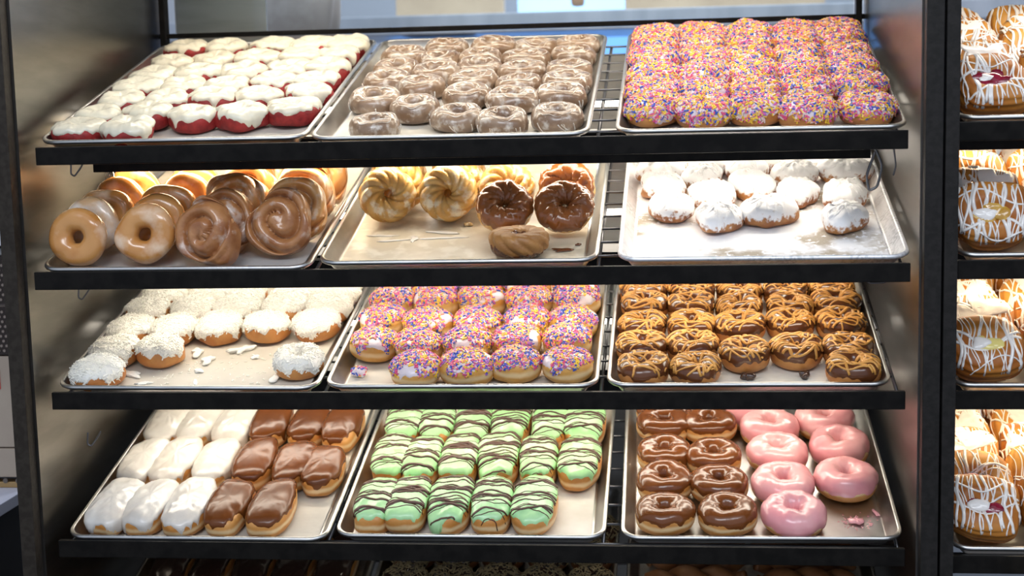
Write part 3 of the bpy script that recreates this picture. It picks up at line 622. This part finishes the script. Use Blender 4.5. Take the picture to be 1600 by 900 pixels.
for r, row in enumerate(S[2, 0, 'coconut']):
    for i, (u, v) in enumerate(row):
        hole = r == 0 and i == 1; u = max(-.172, min(.172, u))
        put(cocoring[0] if hole else coco[(r * 3 + i) % 5], 'coconut_doughnut', flat_at((2, 0), u, max(.058, v), RND.uniform(0, 6)) @ Matrix.Rotation(RND.uniform(-.05, .05), 4, 'X'),
            'white coconut ring doughnut standing apart at front right of its tray' if hole else 'white shredded-coconut doughnut, %s in %s' % ('leftmost' if (r, i) == (0, 0) else place_word(i, len(row)), row_word(r)), 'doughnut', 'coconut doughnuts on the third shelf')
lay((2, 2), S[2, 2, 'peanut'], variants(kind_peanut, 7, 600), 'drizzled_doughnut', 'chocolate doughnut with peanut butter drizzle', 'doughnut', 'peanut butter drizzled doughnuts on the third shelf', .4, .03, .036)
wb_ = variants(lambda s: kind_bar(s, 'white', lo=1.48, drip=.7)[3], 4, 700); cb_ = variants(lambda s: kind_bar(s, 'choc_b')[3], 4, 760)
for r, row in enumerate(S[3, 0, 'john']):
    for i, (u, v) in enumerate(row):
        wh = i < 3; n = 3 if wh else len(row) - 3; j = i if wh else i - 3
        u = max(-.171, min(.172, u)); v = max(.098, v)
        pw = place_word(j, n) if n > 2 else ('left of the pair' if j == 0 else 'right of the pair')
        put((wb_ if wh else cb_)[(r + i) % 4], 'iced_bar', flat_at((3, 0), u, v, RND.uniform(-.05, .05)), '%s long bar doughnut, %s in %s' % ('white-iced' if wh else 'chocolate-iced', pw, row_word(r)),
            'doughnut', 'white iced bars' if wh else 'chocolate iced bars')
rows = [[(max(-.170, min(.172, u)), max(.096, v)) for u, v in row] for row in S[3, 1, 'green']]
lay((3, 1), rows, variants(kind_green, 6, 800), 'mint_bar', 'mint green bar with chocolate stripes', 'doughnut', 'mint green bars', .05, .01)
rc_ = variants(lambda s: kind_ring(s, 'choc_m'), 5, 900); rp_ = variants(lambda s: kind_ring(s, 'pink', .106, .047), 5, 950)
def pair(i, n): return 'only one' if n == 1 else ('left one' if i == 0 else 'right one')
for kn, vs, ds in (('choc', rc_, 'chocolate'), ('pink', rp_, 'pink')):
    for r, row in enumerate(S[3, 2, kn]):
        for i, (u, v) in enumerate(row):
            put(vs[(r * 2 + i) % 5], 'iced_ring_doughnut', flat_at((3, 2), max(-.155, u), max(.068, v), RND.uniform(0, 6)) @ Matrix.Rotation(RND.uniform(-.05, .05), 4, 'X'),
                '%s-iced ring doughnut, %s in %s' % (ds, pair(i, len(row)), row_word(r)), 'doughnut', ds + ' iced rings on the lowest lit shelf')
lay((1, 2), S[1, 2, 'powder'], variants(kind_fritter, 7, 1000), 'powdered_fritter', 'powdered sugar fritter', 'fritter', 'powdered fritters', None, .05, .036)

# upright glazed rings and swirls, file by file
gz = variants(kind_glazed, 4, 1100); gw = variants(lambda s: kind_glazed(s, 'glaze_w'), 1, 1150); sw = variants(kind_swirl, 3, 1200); sl = variants(lambda s: kind_swirl(s, 'swirl_l'), 3, 1250)
lean = math.radians(66)
FILES = [[(-.176, .060, gz[0], 'r'), (-.172, .112, gw[0], 'r'), (-.165, .168, gz[1], 'r'), (-.160, .226, gz[2], 'r'), (-.158, .284, gz[3], 'r')],
         [(-.064, .070, gz[3], 'r'), (-.060, .128, gz[0], 'r'), (-.058, .186, gz[1], 'r'), (-.050, .240, gz[2], 'r'), (-.048, .294, gz[0], 'r')],
         [(.046, .064, sw[0], 's'), (.062, .128, sw[1], 's'), (.062, .200, sl[0], 's'), (.058, .268, sl[1], 's'), (.058, .335, sl[2], 's')],
         [(.158, .115, sw[2], 's'), (.168, .180, sl[1], 's'), (.166, .254, sl[2], 's'), (.172, .325, sl[0], 's')]]
FN = ['leftmost file', 'second file from left', 'third file from left', 'rightmost file']
for fi, fl_ in enumerate(FILES):
    for j, (u, v, ps, t) in enumerate(fl_):
        D, H = (.102, .037) if t == 'r' else (.110, .040)
        d = ('%s upright glazed ring doughnut, %s of the %s' if t == 'r' else '%s upright cinnamon swirl, %s of the %s') % (('white-streaked' if ps is gw[0] else 'golden') if t == 'r' else ('dark brown' if ps in sw else 'pale glazed'), 'front' if j == 0 else ORD[j], FN[fi])
        put(ps, 'glazed_ring_doughnut' if t == 'r' else 'cinnamon_swirl', stand_at((1, 0), u, v, D, H, lean + RND.uniform(-.06, .04), RND.uniform(-.08, .08) + (-.25 if (fi, j) == (2, 0) else 0), RND.uniform(0, 6)), d, 'doughnut' if t == 'r' else 'pastry',
            'upright glazed rings' if t == 'r' else 'upright cinnamon swirls')
cr = variants(kind_cruller, 3, 1300); cc = variants(lambda s: kind_cruller(s, 'cruller', 'choc_cr'), 2, 1350); cbk = [kind_cruller(1390, 'cruller_d', 'choc')]
CR = [(-.150, .245, cr[0], 'plain golden cruller, front of the leftmost file', 70), (-.044, .243, cr[1], 'plain golden cruller, front of the second file', 72),
      (.062, .185, cc[0], 'chocolate-dipped cruller, left one of the pair', 37), (.165, .180, cc[1], 'chocolate-dipped cruller, right one of the pair', 37),
      (-.140, .292, cr[2], 'plain golden cruller hidden just behind the leftmost front cruller', 70), (-.030, .290, cr[0], 'plain golden cruller hidden just behind the second front cruller', 72),
      (-.148, .345, cr[1], 'plain golden cruller at back of the leftmost file', 66), (-.040, .345, cr[2], 'plain golden cruller at back of the second file', 66),
      (.058, .262, cr[2], 'plain golden cruller behind the left chocolate-dipped cruller', 60), (.164, .258, cc[0], 'chocolate-coated cruller standing behind the right chocolate-dipped cruller', 60)]
for u, v, ps, lb, ln in CR:
    put(ps, 'cruller', stand_at((1, 1), u, v, .098, .040, math.radians(ln), RND.uniform(-.12, .12), RND.uniform(0, 6)), lb, 'cruller', 'crullers')
put(cbk[0], 'cruller', FR[(1, 1)] @ Matrix.Translation((.096, .075, .0495)) @ Matrix.Rotation(PI - .12, 4, 'X'), 'brown cruller lying face down at front of its tray', 'cruller', 'crullers')

# danishes in the right-hand case: shingled, leaning on each other
DN = {0: [('berry', 'danish'), (None, 'danish_y'), ('apple', 'danish_y'), (None, 'danish_y'), ('lemon', 'danish_y')], 1: [('apple', 'danish'), (None, 'danish'), ('apple', 'danish_y'), (None, 'danish')],
      2: [('lemon', 'danish'), (None, 'danish'), (None, 'danish_y'), ('lemon', 'danish_y')], 3: [('berry', 'danish'), ('berry', 'danish_y'), (None, 'danish'), (None, 'danish_y'), (None, 'danish')]}
FW = {'berry': 'berry-filled', 'apple': 'apple-filled', 'lemon': 'custard-filled', None: 'plain'}
SW = ['top', 'second', 'third', 'lowest']
dcache = {}
for r in range(4):
    for c_, ux in enumerate((-.168, -.050)):
        for j, (fi, bm) in enumerate(DN[r]):
            kx = (fi, bm, (r + j + c_) % 2)
            if kx not in dcache: dcache[kx] = kind_danish(1500 + 13 * len(dcache), fi, bm)
            v = .074 + j * .084 + (.02 * c_)
            put(dcache[kx], 'danish', stand_at((r, 3), ux + .004 * (j % 2), v, .108, .054, math.radians(34 + 14 * (r == 1)), RND.uniform(-.1, .1)),
                '%s drizzled danish, %s in %s column, %s shelf of right case' % (FW[fi], ORD[j] if j else 'front', 'left' if c_ == 0 else 'right', SW[r]), 'pastry', 'danishes in the right case')
# lowest, unlit shelf
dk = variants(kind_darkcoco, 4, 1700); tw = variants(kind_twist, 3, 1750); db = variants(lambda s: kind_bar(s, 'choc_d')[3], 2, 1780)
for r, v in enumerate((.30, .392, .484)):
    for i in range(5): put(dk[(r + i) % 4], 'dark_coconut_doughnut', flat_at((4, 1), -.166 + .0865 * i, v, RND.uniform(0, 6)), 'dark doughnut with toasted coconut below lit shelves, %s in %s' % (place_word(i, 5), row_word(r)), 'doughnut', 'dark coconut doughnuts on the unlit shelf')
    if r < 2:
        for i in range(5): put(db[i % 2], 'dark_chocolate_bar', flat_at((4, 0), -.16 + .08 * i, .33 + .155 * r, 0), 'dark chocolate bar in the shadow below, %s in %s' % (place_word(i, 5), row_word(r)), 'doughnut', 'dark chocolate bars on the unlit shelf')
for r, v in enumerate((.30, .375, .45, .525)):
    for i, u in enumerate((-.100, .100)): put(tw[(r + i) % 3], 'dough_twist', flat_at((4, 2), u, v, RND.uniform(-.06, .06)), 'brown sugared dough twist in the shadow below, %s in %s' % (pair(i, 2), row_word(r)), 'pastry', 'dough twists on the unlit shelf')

# ================================================================== crumbs, smears and drips left on the pans
def lump(name, m, key, u, v, ax, ay, H, seed, label, cat, rz=0., group=None, rough=.2):
    f = dome_surf(ax, ay, H, seed, rough, .85, au=6); b = dome_body(f, 26, 12)
    return tag(obj(name, mesh(name, *b, M[m]), None, flat_at(key, u, v, rz)), label, cat, group)
bl = S[3, 2, 'blob'][0]
lump('icing_drip', 'pink', (3, 2), *bl[0], .013, .010, .006, 5, 'round drip of pink icing at front right of the ring tray', 'icing')
lump('icing_smear', 'pink', (3, 2), .198, bl[1][1], .003, .012, .003, 6, 'thin pink icing smear near the right wall of the ring tray', 'icing', .3)
R0 = np.random.RandomState(9); sp_ = []
for q in range(46):
    a = R0.rand() * 2 * PI; d = .014 + abs(R0.randn()) * .006; f = dome_surf(.0012 + .002 * R0.rand(), .0008, .001, q, .05); V_, F_ = dome_body(f, 8, 5); c, s = math.cos(a), math.sin(a)
    V_ = np.stack([V_[:, 0] * c - V_[:, 1] * s + d * c * 1.3, V_[:, 0] * s + V_[:, 1] * c + d * s, V_[:, 2]], 1); sp_.append((V_, F_))
tag(obj('icing_splash', mesh('icing_splash', *join(sp_), M['pink']), None, flat_at((3, 2), *bl[0])), 'fine splash of pink drops around the pink drip', 'icing', None, 'stuff')
for q, (u, v) in enumerate(S[2, 0, 'bits'][0]):
    lump('coconut_clump', 'coco_ic', (2, 0), u, v, *((.018, .010, .006), (.014, .012, .006), (.022, .009, .007), (.026, .008, .004), (.014, .006, .003), (.008, .006, .004), (.008, .006, .004), (.016, .008, .005), (.012, .004, .002))[q], 30 + q,
         'fallen clump of white coconut icing, %s bare part of its tray' % ('left back of the', 'centre left of the', 'back centre of the', 'far left of the', 'front left of the', 'middle of the', 'right back of the', 'front right of the', 'front centre of the')[q], 'icing', R0.rand() * 3, 'coconut clumps', .3)
P_ = np.stack(np.meshgrid(np.linspace(-.09, .15, 20), np.linspace(.04, .18, 16), indexing='ij') + [np.zeros((20, 16))], -1)
p_, n_, R_ = scatter(P_, 90, 3, -.5); n_[:] = (0, 0, 1)
tag(obj('coconut_crumbs', mesh('coconut_crumbs', *rods_vf(p_, n_, R_, .006, .0012, .1, .0007), M['flake'], False), None, flat_at((2, 0), 0, 0, 0, .003)), 'loose coconut shreds strewn over the bare parchment', 'crumbs', None, 'stuff')
P_ = np.stack(np.meshgrid(np.linspace(-.19, .19, 20), np.linspace(.032, .058, 4), indexing='ij') + [np.zeros((20, 4))], -1)
p_, n_, R_ = scatter(P_, 60, 5, -.5); n_[:] = (0, 0, 1)
tag(obj('loose_sprinkles', mesh('loose_sprinkles', *rods_vf(p_, n_, R_, .0052, .0016, .05), SPR, False, np.repeat(R_.choice(6, 60), 6).tolist()), None, flat_at((0, 2), 0, 0, 0, .002)), 'loose sprinkles along the front edge of the top right tray', 'sprinkles', None, 'stuff')
u, v = S[2, 1, 'bits'][0][0]
t_ = thing('icing_lump', 'white icing lump with sprinkles in the empty front left tray corner', 'icing', flat_at((2, 1), -.186, v))
f_ = dome_surf(.013, .012, .016, 77, .2, .9); obj('icing', mesh('icing', *dome_body(f_, 26, 12), M['lav']), t_)
ic_ = icing(f_, .0003, 2.2, None, 3, .05, nu=24, ns=10); o_ = obj('sprinkles', sprinkle_part(ic_[0], 45, 8, (.2, .3, .3, .05, .2, .2))[1], t_); o_['kind'] = 'stuff'
for q, (u, v) in enumerate(S[2, 2, 'bits'][0]):
    lump('chocolate_chunk', 'choc_d', (2, 2), u, v, .011, .008, .011, 80 + q, 'dark chocolate crumb at tray front, %s one' % ('left', 'right')[q], 'crumb', q, 'chocolate crumbs', .3)
bt = S[1, 1, 'bits'][0]
lump('cruller_crumb', 'cruller', (1, 1), *bt[0], .006, .005, .006, 90, 'golden crumb on parchment in front of the crullers', 'crumb', 0, None, .3)
lump('chocolate_smear', 'choc', (1, 1), bt[1][0] - .005, bt[1][1] - .01, .018, .005, .0025, 91, 'long chocolate smear at front right of the cruller tray', 'icing', .1, None, .35)
lump('chocolate_smear', 'choc', (1, 1), .190, bt[2][1], .005, .004, .003, 92, 'small chocolate spot behind the long smear', 'icing', .4)
for q, (u, v, a, b_) in enumerate(((-.150, .175, .022, .004), (-.130, .150, .030, .003), (-.045, .185, .024, .004), (-.050, .160, .030, .003), (-.095, .160, .006, .013))):
    lump('glaze_smear', 'white', (1, 1), u, v, a, b_, .0012, 95 + q, 'dried white glaze smear on parchment, %s' % ('under leftmost cruller', 'nearer the front under leftmost cruller', 'under second cruller', 'nearer the front under second cruller', 'upright one between the crullers')[q], 'glaze', R0.rand() * .4 - .2, 'glaze smears', .35)

# ================================================================== behind and beside the case
def solo(name, m, b, label, cat, bev=.002, group=None): return tag(box(name, M[m], *b, bev=bev), label, cat, group)
solo('steel_sheet', 'grey', (-.70, -.505, .735, .745, .70, 1.25), 'plain grey steel sheet behind the glass at upper left', 'panel')
f_ = dome_surf(.115, .05, .42, 60, .10, .7, .9, av=5, au=8); tag(obj('plastic_bag', mesh('plastic_bag', *dome_body(f_, 48, 40), M['bag']), None, Matrix.Translation((-.545, 1.15, .84))), 'blurred crumpled plastic bag hanging behind the glass', 'bag')
t_ = thing('back_counter', 'steel prep counter seen blurred behind the display case', 'counter', Matrix.Translation((0, 2.0, -1.3)))
box('counter_top', M['bsteel'], -1.6, 1.6, 0, .6, 2.205, 2.262, t_, .004)
box('lower_shelf', M['bsteel'], -1.6, 1.6, 0, .6, 1.86, 1.90, t_, .004)
for x in (-1.55, 1.50):
    for y in (.03, .52): box('leg', M['bsteel'], x, x + .05, y, y + .05, 0, 2.205, t_)
solo('carton', 'brown', (-.47, -.27, 2.1, 2.3, .60, .895), 'brown carton glimpsed through the gap under the glass', 'box')
solo('menu_screen', 'blue', (-.74, .66, 3.36, 3.40, .50, .955), 'glowing blue panel behind the prep counter', 'screen')
solo('light_screen', 'blue_l', (-.17, .185, 2.62, 2.66, .95, 1.4), 'pale blue screen above the prep counter', 'screen')
solo('tan_tile_panel', 'tan', (-.52, -.18, 2.30, 2.34, .965, 1.4), 'tan panel left of the pale blue screen', 'panel')
solo('tan_tile_panel', 'tan', (.195, .80, 2.30, 2.34, .975, 1.4), 'long tan panel right of the pale blue screen', 'panel')
solo('scoop', 'brown', (.035, .075, 2.2, 2.24, .985, 1.2), 'small brown handle in front of the pale blue screen', 'utensil', .012)
# left neighbour: equipment seen in the sliver beside the left post
solo('paper_stack', 'wpaper', (-1.06, -.897, .28, .50, .468, .80), 'stack of white papers left of the display case', 'paper')
t_ = thing('vented_cabinet', 'dark perforated cabinet left of the display case', 'cabinet', Matrix.Translation((-.98, .30, .258)))
box('housing', M['perf_h'], -.08, .083, .006, .25, 0, .19, t_)
R_ = []
for y0, y1 in ((0, .092), (.098, .19)):
    box('vent_frame', M['perf'], -.08, .083, 0, .004, y0, y1, t_, 0)
dot = mesh('vent_hole', *tube_vf([(0, -.0012, 0), (0, .0005, 0)], .0028, 8), M['perf_h'], False); k_ = 0
for y0 in (.008, .106):
    for iz in range(9):
        for ix in range(8):
            o = obj('vent_hole', dot, t_); o.location = (.078 - ix * .0105 - (iz % 2) * .005, 0, y0 + iz * .0093)
box('ledge', M['grey'], -.08, .085, -.004, .25, .191, .203, t_)
t_ = thing('beige_carton', 'beige carton with red print under the perforated cabinet', 'box', Matrix.Translation((-.98, .30, .02)))
box('carton_body', M['beige'], -.08, .085, 0, .25, .0585, .235, t_); box('carton_base', M['beige'], -.08, .087, -.002, .25, 0, .056, t_)
box('red_print', M['red'], -.08, .0445, -.0015, 0, .172, .210, t_, 0)
t_ = thing('side_counter', 'white-topped dark counter left of the display case', 'counter', Matrix.Translation((-1.1, .30, -1.3)))
box('counter_top', M['wtop'], -.3, .207, -.32, .30, 1.278, 1.300, t_); box('brass_ledge', M['brass'], -.3, .207, -.006, .02, 1.3005, 1.312, t_)
for x in (.165, .19): 
    o = obj('bolt', mesh('bolt', *tube_vf([(0, 0, 0), (0, -.003, 0)], .005, 8), M['bolt'], False), t_); o.location = (x, -.006, 1.3145)
box('counter_body', M['dark'], -.3, .20, -.28, .30, 0, 1.277, t_)
# corner of a white card by the right case
V = [(.853, -.06, -.038), (.91, -.09, -.028), (.91, -.06, -.075), (.853, -.0585, -.039), (.91, -.0885, -.029), (.91, -.0585, -.076)]
tag(obj('white_card', mesh('white_card', V, [(0, 2, 1), (3, 4, 5), (0, 1, 4, 3), (1, 2, 5, 4), (2, 0, 3, 5)], M['wpaper'], False)), 'corner of a white card at lower right below the danishes', 'card')
